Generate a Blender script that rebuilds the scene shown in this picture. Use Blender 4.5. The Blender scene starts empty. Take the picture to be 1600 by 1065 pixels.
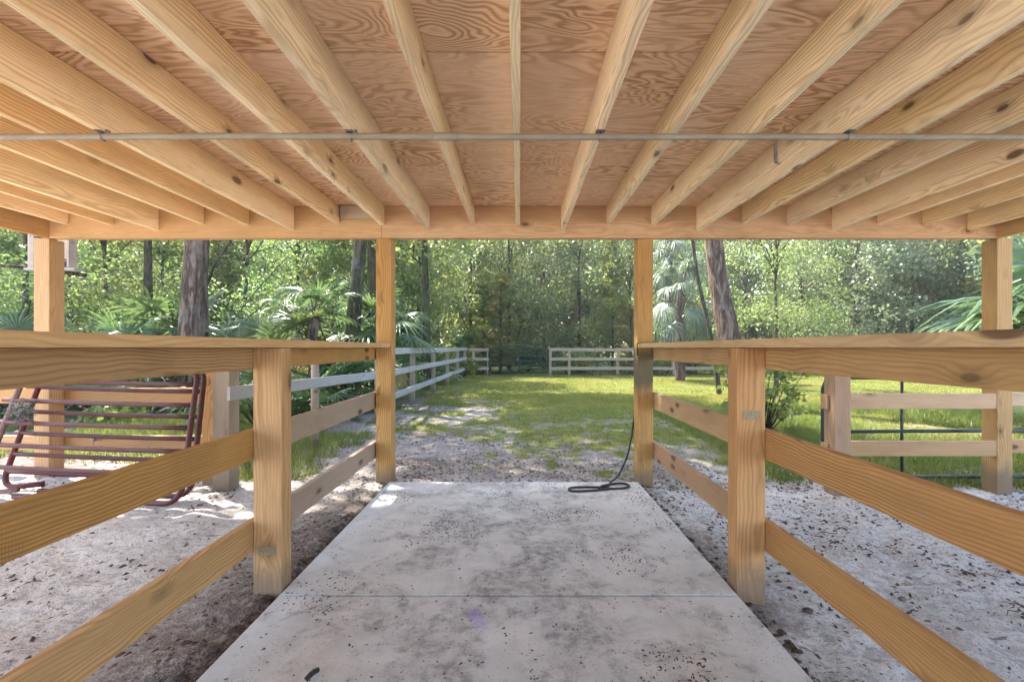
import bpy, bmesh, math, random
import numpy as np
from mathutils import Vector, Matrix
R = math.radians
SC = bpy.context.scene
COL = SC.collection
# ------------------------------------------------------------------ camera, world, sun, exposure
CAMZ = 1.18; FPX = 711.0; CX = 812.0; CY = 543.0
cd = bpy.data.cameras.new('camera'); cam = bpy.data.objects.new('camera', cd); COL.objects.link(cam)
cd.sensor_width = 36; cd.lens = 16.0; cd.shift_x = -0.0075; cd.shift_y = 0.0066
cd.clip_start = 0.02; cd.clip_end = 600
cam.location = (0, 0, CAMZ); cam.rotation_euler = (R(90), 0, 0)
SC.camera = cam
SUN_EL, SUN_AZ = 54.0, -52.0          # azimuth from +Y towards +X
w = bpy.data.worlds.new('World'); SC.world = w; w.use_nodes = True
nt = w.node_tree
bg = nt.nodes['Background']; sky = nt.nodes.new('ShaderNodeTexSky'); sky.sky_type = 'NISHITA'
sky.sun_disc = False; sky.sun_elevation = R(SUN_EL); sky.sun_rotation = R(SUN_AZ)
sky.dust_density = 2.0; sky.ozone_density = 1.0; sky.air_density = 1.0
nt.links.new(sky.outputs[0], bg.inputs[0]); bg.inputs[1].default_value = 0.13
sl = bpy.data.lights.new('sun', 'SUN'); sl.energy = 2.7; sl.angle = R(0.6); sl.color = (1.0, 0.93, 0.82)
so = bpy.data.objects.new('sun', sl); COL.objects.link(so)
sd = Vector((math.cos(R(SUN_EL))*math.sin(R(SUN_AZ)), math.cos(R(SUN_EL))*math.cos(R(SUN_AZ)), math.sin(R(SUN_EL))))
so.rotation_euler = sd.to_track_quat('Z', 'Y').to_euler(); so.location = sd*60
SC.view_settings.view_transform = 'Standard'; SC.view_settings.look = 'None'
SC.view_settings.exposure = 3.15; SC.view_settings.gamma = 1.0
SC.render.engine = 'CYCLES'
SC.cycles.max_bounces = 10; SC.cycles.diffuse_bounces = 6; SC.cycles.transmission_bounces = 6

rnd = random.Random(7); RG = np.random.default_rng(11)

def X_at(px, Y): return (px-CX)/FPX*Y

# ------------------------------------------------------------------ helpers
def tag(o, label=None, cat=None, group=None, kind=None):
    if label: o['label'] = label
    if cat: o['category'] = cat
    if group: o['group'] = group
    if kind: o['kind'] = kind
    return o
def thing(name, label, cat, loc=(0,0,0), rz=0, group=None):
    o = bpy.data.objects.new(name, None); COL.objects.link(o)
    o.location = loc; o.rotation_euler = (0,0,rz); o.empty_display_size = .2
    return tag(o, label, cat, group)
def link(name, me, mats, parent=None):
    o = bpy.data.objects.new(name, me)
    for m in (mats if isinstance(mats, (list, tuple)) else [mats]): me.materials.append(m)
    COL.objects.link(o)
    if parent: o.parent = parent
    return o
def copy_tree(o, parent=None):
    c = o.copy(); COL.objects.link(c); c.parent = parent
    for ch in list(o.children): copy_tree(ch, c)
    return c
def np_mesh(name, V, F):
    me = bpy.data.meshes.new(name); V = np.asarray(V, dtype=np.float32); F = np.asarray(F, dtype=np.int32)
    n, k = F.shape
    me.vertices.add(len(V)); me.vertices.foreach_set('co', V.ravel())
    me.loops.add(n*k); me.loops.foreach_set('vertex_index', F.ravel())
    me.polygons.add(n); me.polygons.foreach_set('loop_start', np.arange(n, dtype=np.int32)*k)
    me.polygons.foreach_set('loop_total', np.full(n, k, dtype=np.int32))
    me.update(calc_edges=True); return me
class MB:
    def __init__(s): s.v = []; s.f = []
    def tube(s, pts, rad, n=8, close=True):
        pts = [Vector(p) for p in pts]; rad = rad if isinstance(rad, (list, tuple)) else [rad]*len(pts)
        b = len(s.v); up = None
        for i, p in enumerate(pts):
            d = (pts[min(i+1, len(pts)-1)]-pts[max(i-1, 0)]).normalized()
            if up is None:
                up = Vector((0,0,1)) if abs(d.z) < .9 else Vector((1,0,0))
            a = d.cross(up).normalized(); c = a.cross(d).normalized(); up = c
            for k in range(n):
                t = 2*math.pi*k/n; s.v.append(p + (a*math.cos(t)+c*math.sin(t))*rad[i])
        for i in range(len(pts)-1):
            for k in range(n):
                s.f.append((b+i*n+k, b+i*n+(k+1)%n, b+(i+1)*n+(k+1)%n, b+(i+1)*n+k))
        if close:
            s.f.append(tuple(b+k for k in range(n))[::-1]); s.f.append(tuple(b+(len(pts)-1)*n+k for k in range(n)))
    def box(s, lo, hi):
        b = len(s.v); x0,y0,z0 = lo; x1,y1,z1 = hi
        s.v += [Vector(p) for p in ((x0,y0,z0),(x1,y0,z0),(x1,y1,z0),(x0,y1,z0),(x0,y0,z1),(x1,y0,z1),(x1,y1,z1),(x0,y1,z1))]
        s.f += [tuple(b+i for i in q) for q in ((0,3,2,1),(4,5,6,7),(0,1,5,4),(1,2,6,5),(2,3,7,6),(3,0,4,7))]
    def build(s, name, mat, parent=None, smooth=False):
        me = bpy.data.meshes.new(name); me.from_pydata(s.v, [], s.f); me.update()
        if smooth: me.polygons.foreach_set('use_smooth', [True]*len(me.polygons))
        return link(name, me, mat, parent)
def smooth_curve(pts, n=8):
    out = []; P = [Vector(p) for p in pts]
    for i in range(len(P)-1):
        p0 = P[max(i-1,0)]; p1 = P[i]; p2 = P[i+1]; p3 = P[min(i+2,len(P)-1)]
        for k in range(n):
            t = k/n
            out.append(.5*((2*p1)+(p2-p0)*t+(2*p0-5*p1+4*p2-p3)*t*t+(3*p1-p0-3*p2+p3)*t**3))
    out.append(P[-1]); return out
def board(name, p0, p1, wy, wz, mat, parent=None, bev=.004, roll=0.0):
    """timber: local X runs p0->p1 (centre line), wy across, wz up"""
    p0 = Vector(p0); p1 = Vector(p1); L = (p1-p0).length; d = (p1-p0).normalized()
    up = Vector((0,0,1)) if abs(d.z) < .95 else Vector((0,1,0))
    y = up.cross(d).normalized(); z = d.cross(y).normalized()
    M = Matrix((d, y, z)).transposed().to_4x4() @ Matrix.Rotation(roll, 4, 'X')
    M.translation = (p0+p1)/2
    bm = bmesh.new(); bmesh.ops.create_cube(bm, size=1)
    for v in bm.verts: v.co = Vector((v.co.x*L, v.co.y*wy, v.co.z*wz))
    bmesh.ops.bevel(bm, geom=list(bm.edges), offset=bev, segments=2, affect='EDGES', profile=.5)
    me = bpy.data.meshes.new(name); bm.to_mesh(me); bm.free()
    o = link(name, me, mat, parent)
    if parent:
        P = Matrix.Rotation(parent.rotation_euler.z, 4, 'Z'); P.translation = parent.location
        M = P.inverted() @ M
    o.matrix_basis = M
    return o

# value noise (numpy) shared by the ground mesh and the grass
_T = np.random.default_rng(5).random((256, 256))
def vn(x, y):
    xi = np.floor(x).astype(int); yi = np.floor(y).astype(int); fx = x-xi; fy = y-yi
    fx = fx*fx*(3-2*fx); fy = fy*fy*(3-2*fy)
    a = _T[xi & 255, yi & 255]; b = _T[(xi+1) & 255, yi & 255]; c = _T[xi & 255, (yi+1) & 255]; d = _T[(xi+1) & 255, (yi+1) & 255]
    return (a*(1-fx)+b*fx)*(1-fy)+(c*(1-fx)+d*fx)*fy
def fbm(x, y, s, o=4, seed=0):
    r = 0; a = .5; f = s
    for i in range(o):
        r = r + a*vn(x*f+seed*17.3+i*5.1, y*f+seed*9.7+i*3.3); a *= .5; f *= 2.03
    return r/(1-.5**o)
def sstep(a, b, x):
    t = np.clip((x-a)/(b-a), 0, 1); return t*t*(3-2*t)

# ------------------------------------------------------------------ materials
def mat_new(name):
    m = bpy.data.materials.new(name); m.use_nodes = True; m.node_tree.nodes.clear()
    return m, m.node_tree
class NB:
    def __init__(s, nt): s.nt = nt
    def n(s, t, **kw):
        nd = s.nt.nodes.new(t)
        for k, v in kw.items(): setattr(nd, k, v)
        return nd
    def lk(s, a, b): s.nt.links.new(a, b)
    def math(s, op, a, b=None, c=None, clamp=False):
        nd = s.n('ShaderNodeMath', operation=op); nd.use_clamp = clamp
        for i, x in enumerate((a, b, c)):
            if x is None: continue
            if isinstance(x, (int, float)): nd.inputs[i].default_value = x
            else: s.lk(x, nd.inputs[i])
        return nd.outputs[0]
    def vmath(s, op, a, b=None):
        nd = s.n('ShaderNodeVectorMath', operation=op)
        for i, x in enumerate((a, b)):
            if x is None: continue
            if isinstance(x, (tuple, list)): nd.inputs[i].default_value = x
            else: s.lk(x, nd.inputs[i])
        return nd.outputs[0] if op != 'LENGTH' else nd.outputs[1]
    def mr(s, v, a, b, c=0.0, d=1.0, smooth=True):
        nd = s.n('ShaderNodeMapRange'); nd.interpolation_type = 'SMOOTHSTEP' if smooth else 'LINEAR'
        s.lk(v, nd.inputs[0])
        for i, x in enumerate((a, b, c, d)): nd.inputs[i+1].default_value = x
        return nd.outputs[0]
    def noise(s, v, scale, detail=3, rough=.55, dist=0.0):
        nd = s.n('ShaderNodeTexNoise'); nd.inputs['Scale'].default_value = scale; nd.inputs['Detail'].default_value = detail
        nd.inputs['Roughness'].default_value = rough; nd.inputs['Distortion'].default_value = dist
        if v is not None: s.lk(v, nd.inputs['Vector'])
        return nd
    def voro(s, v, scale, feature='F1'):
        nd = s.n('ShaderNodeTexVoronoi', feature=feature); nd.inputs['Scale'].default_value = scale
        s.lk(v, nd.inputs['Vector']); return nd
    def mix(s, f, a, b, mode='MIX'):
        nd = s.n('ShaderNodeMix', data_type='RGBA', blend_type=mode)
        if isinstance(f, (int, float)): nd.inputs[0].default_value = f
        else: s.lk(f, nd.inputs[0])
        for i, x in ((6, a), (7, b)):
            if isinstance(x, (tuple, list)): nd.inputs[i].default_value = (*x[:3], 1)
            else: s.lk(x, nd.inputs[i])
        return nd.outputs[2]
    def out(s, col, rough=.7, bump=None, bstr=.3, bdist=.01, spec=.3, metal=0.0, extra=None):
        p = s.n('ShaderNodeBsdfPrincipled'); o = s.n('ShaderNodeOutputMaterial')
        if isinstance(col, (tuple, list)): p.inputs['Base Color'].default_value = (*col[:3], 1)
        else: s.lk(col, p.inputs['Base Color'])
        if isinstance(rough, (int, float)): p.inputs['Roughness'].default_value = rough
        else: s.lk(rough, p.inputs['Roughness'])
        p.inputs['Specular IOR Level'].default_value = spec; p.inputs['Metallic'].default_value = metal
        if bump is not None:
            b = s.n('ShaderNodeBump'); b.inputs['Strength'].default_value = bstr; b.inputs['Distance'].default_value = bdist
            s.lk(bump, b.inputs['Height']); s.lk(b.outputs[0], p.inputs['Normal'])
        s.lk(p.outputs[0], o.inputs[0]); return p
def objvec(b):
    tc = b.n('ShaderNodeTexCoord'); return tc.outputs['Object']
def make_wood(name, light, dark, knotc, ring=.013, contrast=.55, grey=0.0, greyc=(.36,.34,.32), sawn=0.0, knots=.5, tint=None, stain=False):
    m, nt = mat_new(name); b = NB(nt)
    P = objvec(b); oi = b.n('ShaderNodeObjectInfo')
    wn = b.n('ShaderNodeTexWhiteNoise', noise_dimensions='1D'); b.lk(oi.outputs['Random'], wn.inputs['W'])
    off = b.vmath('MULTIPLY', wn.outputs['Color'], (40, .14, .10))
    off = b.vmath('ADD', off, (0, -.07, .035))
    Q = b.vmath('ADD', P, off)
    # slow wander of the pith plus knots pushing the rings apart
    wob = b.noise(b.vmath('MULTIPLY', Q, (.9, 2.0, 2.0)), 1.0, 3, .6)
    wv = b.vmath('MULTIPLY', b.vmath('ADD', wob.outputs['Color'], (-.5,-.5,-.5)), (0, .15, .15))
    vk = b.voro(b.vmath('MULTIPLY', Q, (3.6, 8.5, 8.5)), 1.0)
    sep = b.n('ShaderNodeSeparateColor'); b.lk(vk.outputs['Color'], sep.inputs[0])
    has = b.math('LESS_THAN', sep.outputs[0], knots)
    near = b.math('MULTIPLY', b.mr(vk.outputs['Distance'], .45, 0.0), has)
    size = b.mr(sep.outputs[1], 0, 1, .09, .24, False)
    kn = b.math('MULTIPLY', b.math('SUBTRACT', 1.0, b.math('DIVIDE', vk.outputs['Distance'], size), clamp=True), has)
    kmask = b.mr(kn, 0.0, .35)
    W = b.vmath('MULTIPLY', b.vmath('ADD', Q, wv), (0, 1, 1))
    r = b.vmath('LENGTH', W)
    r = b.math('ADD', r, b.math('MULTIPLY', near, .030))
    rr = b.math('MULTIPLY', r, 6.2832/ring)
    fine = b.noise(b.vmath('MULTIPLY', Q, (3, 30, 30)), 1.0, 2)
    rr = b.math('ADD', rr, b.math('MULTIPLY', fine.outputs[0], 1.6))
    s = b.math('MULTIPLY_ADD', b.math('SINE', rr), .5, .5)
    s = b.math('POWER', s, 2.2)
    amt = b.mr(b.noise(b.vmath('MULTIPLY', Q, (.7, 5, 5)), 1.0, 2).outputs[0], .3, .7, .35, 1.0)
    s = b.math('MULTIPLY', b.math('MULTIPLY', s, amt), contrast)
    c = b.mix(s, light, dark)
    fib = b.noise(b.vmath('MULTIPLY', Q, (5, 160, 160)), 1.0, 2)
    c = b.mix(b.mr(fib.outputs[0], .35, .7, 0, .22), c, tuple(x*.6 for x in dark))
    hue = b.noise(b.vmath('MULTIPLY', Q, (.8, 4, 4)), 1.3, 3)
    c = b.mix(b.mr(hue.outputs[0], .45, .75, 0, .45), c, b.mix(.5, c, tint or (light[0]*.95, light[1]*.72, light[2]*.5)))
    if sawn:
        wv2 = b.n('ShaderNodeTexWave'); wv2.inputs['Scale'].default_value = 40; wv2.inputs['Distortion'].default_value = 1.2
        wv2.inputs['Detail'].default_value = 1; b.lk(b.vmath('MULTIPLY', Q, (1, .35, .75)), wv2.inputs['Vector'])
        patch = b.mr(b.noise(Q, 2.6, 3).outputs[0], .52, .66)
        c = b.mix(b.math('MULTIPLY', b.math('MULTIPLY', wv2.outputs['Fac'], patch), sawn), c, tuple(x*.45 for x in dark))
    if grey:
        g = b.noise(b.vmath('MULTIPLY', Q, (1.2, 14, 14)), 1.5, 4)
        c = b.mix(b.mr(g.outputs[0], .3, .6, grey*.55, grey), c, greyc)
    c = b.mix(b.math('MULTIPLY', kmask, .85), c, knotc)
    halo = b.mr(vk.outputs['Distance'], .34, .1, 0, .4)
    c = b.mix(b.math('MULTIPLY', halo, has), c, knotc)
    # faint scuffs
    sc = b.noise(b.vmath('MULTIPLY', Q, (4, 9, 9)), 1.0, 5, .7)
    c = b.mix(b.mr(sc.outputs[0], .66, .78, 0, .4), c, tuple(x*.35 for x in dark))
    br = b.math('MULTIPLY_ADD', oi.outputs['Random'], .22, .94)
    # blotchy ageing that differs from board to board
    bl = b.noise(b.vmath('MULTIPLY', Q, (1.1, 5, 5)), 1.6, 5, .65)
    c = b.mix(b.mr(bl.outputs[0], .42, .72, 0, .5), c, tuple(x*.62 for x in light))
    dirt = b.noise(b.vmath('MULTIPLY', Q, (7, 12, 12)), 1.0, 6, .7)
    c = b.mix(b.mr(dirt.outputs[0], .56, .7, 0, .16), c, (.17,.12,.08))
    ge = b.n('ShaderNodeNewGeometry'); sz = b.n('ShaderNodeSeparateXYZ'); b.lk(ge.outputs['Position'], sz.inputs[0])
    foot = b.math('MULTIPLY', b.mr(b.math('ADD', sz.outputs[2], b.math('MULTIPLY', dirt.outputs[0], -.25)), .06, -.12), .7)
    c = b.mix(foot, c, (.13,.10,.08))
    if stain:      # dark green-grey weather stain below the cap
        zn = b.math('ADD', sz.outputs[2], b.math('MULTIPLY_ADD', bl.outputs[0], .3, -.15))
        c = b.mix(b.math('MULTIPLY', b.math('MULTIPLY', b.mr(zn, .72, .9), b.mr(zn, 1.22, 1.14)), .85), c, (.085,.085,.06))
    s3 = b.n('ShaderNodeSeparateColor'); b.lk(wn.outputs['Color'], s3.inputs[0])
    hs = b.n('ShaderNodeHueSaturation'); b.lk(br, hs.inputs['Value']); b.lk(c, hs.inputs['Color'])
    b.lk(b.math('MULTIPLY_ADD', s3.outputs[1], .012, .496), hs.inputs['Hue'])
    b.lk(b.math('MULTIPLY_ADD', s3.outputs[2], .2, .86), hs.inputs['Saturation'])
    bump = b.math('ADD', b.math('MULTIPLY', s, -.5), b.math('MULTIPLY', fib.outputs[0], .5))
    b.out(hs.outputs[0], .72, bump, .25, .002, .25)
    return m
W_RAFT = make_wood('rafter_pine', (.88,.70,.44), (.56,.36,.17), (.09,.04,.02), .015, .85, knots=.36)
W_BEAM = make_wood('beam_pine', (.58,.37,.18), (.40,.22,.09), (.10,.045,.02), .016, .6, knots=.4)
W_POST = make_wood('post_pine', (.50,.285,.115), (.27,.12,.04), (.08,.04,.02), .017, .75, knots=.22)
W_RAIL = make_wood('rail_pine', (.50,.285,.112), (.25,.11,.036), (.06,.03,.015), .013, .9, sawn=.28, knots=.4)
W_CAP = make_wood('cap_pine', (.62,.40,.20), (.44,.25,.105), (.12,.06,.03), .014, .6)
W_AGED = make_wood('aged_rail_pine', (.46,.33,.22), (.30,.20,.13), (.07,.04,.03), .012, .7, grey=.55, greyc=(.34,.28,.25), knots=.7)
W_GREY = make_wood('silvered_pine', (.40,.38,.35), (.27,.26,.25), (.10,.10,.10), .013, .8, grey=.7, greyc=(.33,.32,.30), knots=.4)
W_TAN = make_wood('sunbleached_pine', (.33,.25,.18), (.22,.165,.115), (.12,.09,.07), .014, .7, grey=.3, greyc=(.28,.225,.18), knots=.3)
W_BLOCK = make_wood('grey_block_pine', (.46,.37,.24), (.38,.29,.18), (.2,.15,.1), .012, .4, grey=.3, greyc=(.38,.33,.26))

def make_ply():
    m, nt = mat_new('plywood_sheathing'); b = NB(nt)
    P = objvec(b); oi = b.n('ShaderNodeObjectInfo')
    wn = b.n('ShaderNodeTexWhiteNoise', noise_dimensions='1D'); b.lk(oi.outputs['Random'], wn.inputs['W'])
    Q = b.vmath('ADD', P, b.vmath('MULTIPLY', wn.outputs['Color'], (30, 30, 3)))
    vk = b.voro(b.vmath('MULTIPLY', Q, (1.5, 3.0, 1)), 1.0)
    sep = b.n('ShaderNodeSeparateColor'); b.lk(vk.outputs['Color'], sep.inputs[0])
    has = b.math('LESS_THAN', sep.outputs[0], .45)
    near = b.math('MULTIPLY', b.mr(vk.outputs['Distance'], .5, 0), has)
    n1 = b.noise(b.vmath('MULTIPLY', Q, (1.1, 3.6, 1)), 1.0, 3, .5, .5)
    v = b.math('ADD', n1.outputs[0], b.math('MULTIPLY', near, .30))
    lines = b.math('MULTIPLY_ADD', b.math('SINE', b.math('MULTIPLY', v, 130)), .5, .5)
    lines = b.math('POWER', lines, 1.5)
    amt = b.mr(b.noise(b.vmath('MULTIPLY', Q, (1, 2, 1)), 1.5, 2).outputs[0], .35, .65, .35, 1)
    c = b.mix(b.math('MULTIPLY', lines, amt), (.92,.67,.44), (.55,.30,.145))
    fib = b.noise(b.vmath('MULTIPLY', Q, (8, 150, 1)), 1.0, 3)
    c = b.mix(b.mr(fib.outputs[0], .4, .7, 0, .25), c, (.38,.2,.13))
    big = b.noise(Q, .9, 3)
    c = b.mix(b.mr(big.outputs[0], .4, .7, 0, .5), c, (.88,.65,.47))
    kd = b.math('SUBTRACT', 1.0, b.math('DIVIDE', vk.outputs['Distance'], b.mr(sep.outputs[1], 0, 1, .03, .075, False)), clamp=True)
    c = b.mix(b.math('MULTIPLY', b.math('MULTIPLY', b.mr(kd, 0, .3), has), .75), c, (.16,.085,.05))
    b.out(c, .75, lines, .12, .001, .2); return m
M_PLY = make_ply()

def make_ground():
    m, nt = mat_new('yard_soil_and_grass'); b = NB(nt)
    tc = b.n('ShaderNodeTexCoord'); P = tc.outputs['Object']
    at = b.n('ShaderNodeAttribute'); at.attribute_name = 'grass'
    at2 = b.n('ShaderNodeAttribute'); at2.attribute_name = 'mulch'
    n1 = b.noise(P, 2.2, 5, .6); n2 = b.noise(P, 22, 5, .75); n3 = b.noise(P, 110, 3, .7)
    sand = b.mix(b.mr(n1.outputs[0], .3, .7), (.47,.445,.41), (.60,.575,.545))
    sand = b.mix(b.mr(n2.outputs[0], .38, .56, .7, 0), sand, (.29,.262,.245))
    sand = b.mix(b.mr(n3.outputs[0], .55, .66, 0, .75), sand, (.20,.175,.16))
    v = b.voro(P, 34); sp = b.math('MULTIPLY', b.mr(v.outputs['Distance'], .26, .10), b.mr(n2.outputs[0], .47, .55))
    sand = b.mix(b.math('MULTIPLY', sp, .9), sand, (.055,.045,.04))
    st = b.noise(b.vmath('MULTIPLY', P, (14, 40, 1)), 1.0, 5, .75, .8)
    sand = b.mix(b.math('MULTIPLY', b.mr(st.outputs[0], .56, .64), b.mr(b.noise(P, 1.3, 3).outputs[0], .4, .6, .35, .9)), sand, (.11,.095,.085))
    mul = b.mix(b.mr(n3.outputs[0], .35, .65), (.21,.175,.155), (.075,.058,.048))
    mul = b.mix(b.mr(n2.outputs[0], .5, .62), mul, (.27,.235,.215))
    c = b.mix(at2.outputs['Fac'], sand, mul)
    gr = b.mix(b.mr(n2.outputs[0], .3, .7), (.07,.10,.02), (.12,.13,.035))
    gr = b.mix(b.mr(n1.outputs[0], .45, .65, 0, .6), gr, (.14,.13,.05))
    gm = b.math('ADD', at.outputs['Fac'], b.math('MULTIPLY_ADD', n2.outputs[0], 1.6, -.8))
    c = b.mix(b.mr(gm, .3, .75), c, gr)
    h = b.math('ADD', b.math('MULTIPLY', n2.outputs[0], 1.0), b.math('MULTIPLY', n3.outputs[0], .5))
    b.out(c, .95, h, .9, .018, .1); return m
M_GROUND = make_ground()

def make_concrete():
    m, nt = mat_new('broomed_concrete'); b = NB(nt)
    P = objvec(b)
    n0 = b.noise(P, .9, 4, .6); n1 = b.noise(P, 5, 6, .7); n2 = b.noise(P, 60, 4, .7)
    c = b.mix(b.mr(n1.outputs[0], .3, .7), (.50,.49,.475), (.60,.59,.57))
    sm = b.noise(P, 3.1, 7, .72, .4)
    # smudges of trodden mud, heaviest down the middle of the walk
    sx = b.n('ShaderNodeSeparateXYZ'); b.lk(P, sx.inputs[0])
    mid = b.mr(b.math('ABSOLUTE', sx.outputs[0]), 1.1, .1, 0, .09)
    st = b.math('MULTIPLY', b.mr(b.math('ADD', sm.outputs[0], mid), .48, .68, 0, .72), b.mr(b.noise(P, 17, 6, .75).outputs[0], .38, .62, .3, 1.15))
    c = b.mix(st, c, (.20,.185,.175))
    br = b.mr(b.math('ADD', b.noise(P, 1.7, 6, .7).outputs[0], mid), .62, .76, 0, .5)
    c = b.mix(br, c, (.33,.28,.25))
    v = b.voro(P, 26); c = b.mix(b.math('MULTIPLY', b.mr(v.outputs['Distance'], .2, .08), b.mr(sm.outputs[0], .45, .58)), c, (.09,.08,.075))
    v2 = b.voro(P, 75); c = b.mix(b.math('MULTIPLY', b.mr(v2.outputs['Distance'], .26, .1), b.mr(b.noise(P, 7, 4).outputs[0], .46, .6, 0, .85)), c, (.15,.135,.13))
    # purple chalk mark
    dx = b.vmath('MULTIPLY', b.vmath('SUBTRACT', P, (-.185, 1.97, 0)), (26, 11, 0))
    rot = b.n('ShaderNodeVectorRotate', rotation_type='Z_AXIS'); b.lk(b.vmath('SUBTRACT', P, (-.185, 1.985, 0)), rot.inputs['Vector']); rot.inputs['Angle'].default_value = R(-28)
    d2 = b.vmath('LENGTH', b.vmath('MULTIPLY', rot.outputs[0], (22, 8, 0)))
    pm = b.math('MULTIPLY', b.mr(b.math('ADD', d2, b.math('MULTIPLY', n1.outputs[0], .9)), 1.5, .6), .5)
    c = b.mix(pm, c, (.38,.28,.62))
    c = b.mix(b.mr(n2.outputs[0], .55, .7, 0, .22), c, (.3,.3,.31))
    b.out(c, .85, b.math('ADD', n2.outputs[0], b.math('MULTIPLY', n1.outputs[0], .6)), .35, .004, .2); return m
M_CONC = make_concrete()

def make_leaf(name, c1, c2, c3=None, trans=.45, gloss=.35, rough=.45):
    m, nt = mat_new(name); b = NB(nt)
    ge = b.n('ShaderNodeNewGeometry'); oi = b.n('ShaderNodeObjectInfo')
    P = objvec(b); n = b.noise(P, .9, 3)
    c = b.mix(ge.outputs['Random Per Island'], c1, c2)
    c = b.mix(b.mr(n.outputs[0], .38, .62, 0, .6), c, c3 or c2)
    hs = b.n('ShaderNodeHueSaturation'); b.lk(c, hs.inputs['Color'])
    b.lk(b.math('MULTIPLY_ADD', oi.outputs['Random'], .05, .475), hs.inputs['Hue'])
    b.lk(b.math('MULTIPLY_ADD', oi.outputs['Random'], .3, .85), hs.inputs['Value'])
    p = b.n('ShaderNodeBsdfPrincipled'); b.lk(hs.outputs[0], p.inputs['Base Color']); p.inputs['Roughness'].default_value = rough
    p.inputs['Specular IOR Level'].default_value = gloss
    t = b.n('ShaderNodeBsdfTranslucent'); hs2 = b.n('ShaderNodeHueSaturation'); b.lk(hs.outputs[0], hs2.inputs['Color'])
    hs2.inputs['Value'].default_value = 1.7; hs2.inputs['Saturation'].default_value = 1.1; hs2.inputs['Hue'].default_value = .485
    b.lk(hs2.outputs[0], t.inputs[0])
    mx = b.n('ShaderNodeMixShader'); mx.inputs[0].default_value = trans; b.lk(p.outputs[0], mx.inputs[1]); b.lk(t.outputs[0], mx.inputs[2])
    o = b.n('ShaderNodeOutputMaterial'); b.lk(mx.outputs[0], o.inputs[0]); return m
L_OAK = make_leaf('oak_leaves', (.12,.16,.055), (.16,.20,.075), (.19,.22,.085), gloss=.8, rough=.38, trans=.5)
L_BRIGHT = make_leaf('sunny_leaves', (.09,.145,.045), (.14,.19,.065), (.16,.205,.075), trans=.55, gloss=.6)
L_BLUE = make_leaf('bluish_leaves', (.11,.165,.095), (.15,.20,.115), (.18,.22,.12), gloss=.8, rough=.38, trans=.5)
L_PALM = make_leaf('palmetto_blades', (.065,.115,.045), (.10,.15,.06), (.08,.135,.06), trans=.42, gloss=.6, rough=.35)
L_SABAL = make_leaf('sabal_blades', (.075,.11,.065), (.11,.145,.085), (.10,.13,.09), trans=.35, gloss=.7, rough=.35)
L_PINE = make_leaf('pine_needles', (.13,.19,.045), (.17,.22,.07), (.19,.24,.08), trans=.55)
L_RUST = make_leaf('rusty_needles', (.22,.11,.05), (.11,.16,.045), (.13,.15,.045))
L_DEAD = make_leaf('dead_fronds', (.26,.16,.09), (.17,.11,.065), (.33,.23,.14), trans=.25)
L_YELLOW = make_leaf('yellow_fronds', (.45,.40,.03), (.32,.34,.04), (.4,.36,.04))
L_GRASS = make_leaf('grass_blades', (.13,.16,.03), (.19,.19,.048), (.25,.215,.075), trans=.42, gloss=.2)
L_COVER = make_leaf('ground_leaves', (.07,.13,.03), (.12,.17,.04), (.15,.18,.05))

def make_bark(name, c1, c2, moss=0.0, sc=1.0):
    m, nt = mat_new(name); b = NB(nt); P = objvec(b)
    v = b.noise(b.vmath('MULTIPLY', P, (13*sc, 13*sc, 2.2*sc)), 1.0, 5, .65, .6)
    v2 = b.noise(b.vmath('MULTIPLY', P, (40*sc, 40*sc, 9*sc)), 1.0, 3)
    rid = b.mr(v.outputs[0], .38, .58)
    c = b.mix(rid, c1, c2); c = b.mix(b.mr(v2.outputs[0], .4, .7, 0, .4), c, tuple(x*.5 for x in c1))
    lich = b.noise(P, 3.0, 4); c = b.mix(b.mr(lich.outputs[0], .56, .66, 0, .35), c, (.19,.17,.15))
    if moss: c = b.mix(b.mr(b.noise(P, 2.3, 4).outputs[0], .4, .6, 0, moss), c, (.09,.11,.04))
    b.out(c, .95, b.math('ADD', rid, b.math('MULTIPLY', v2.outputs[0], .5)), 1.0, .03, .1); return m
B_OAK = make_bark('grey_brown_bark', (.065,.043,.030), (.19,.135,.10))
B_MOSS = make_bark('mossy_bark', (.035,.03,.022), (.09,.075,.05), .6)
B_SMALL = make_bark('thin_bark', (.05,.042,.035), (.12,.10,.08), .3, 2)

def flat(name, col, rough=.6, metal=0, spec=.4, var=None, scale=8, bump=.2, streak=(1,1,1)):
    m, nt = mat_new(name); b = NB(nt); P = objvec(b); n = b.noise(b.vmath('MULTIPLY', P, streak), scale, 5, .65)
    c = b.mix(b.mr(n.outputs[0], .35, .65), col, var or tuple(x*.75 for x in col))
    b.out(c, rough, n.outputs[0], bump, .002, spec, metal); return m
M_RED = flat('dusty_red_paint', (.15,.010,.015), .5, 0, .3, (.09,.025,.025), 7)
M_REDB = flat('dull_brown_red_paint', (.075,.010,.012), .5, 0, .3, (.075,.028,.025), 5)
M_RUSTY = flat('faded_taupe_paint', (.19,.14,.13), .7, 0, .3, (.13,.075,.07), 9)
M_GREENP = flat('dark_green_paint', (.008,.034,.02), .6, 0, .2, (.014,.042,.027), 6)
M_BLACKP = flat('black_green_paint', (.018,.03,.028), .4, 0, .5, (.03,.04,.035), 6)
M_PVC = flat('grey_conduit', (.30,.265,.20), .5, 0, .4, (.24,.21,.16), 3)
M_STEEL = flat('galvanised_steel', (.30,.29,.27), .5, .6, .5, (.2,.18,.16), 30)
M_ROPE = flat('black_nylon', (.014,.015,.02), .6, 0, .4, (.035,.035,.045), 60, 1.0)
M_CHIP = flat('bark_chips', (.055,.045,.04), .95, 0, .1, (.11,.085,.07), 20)
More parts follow.
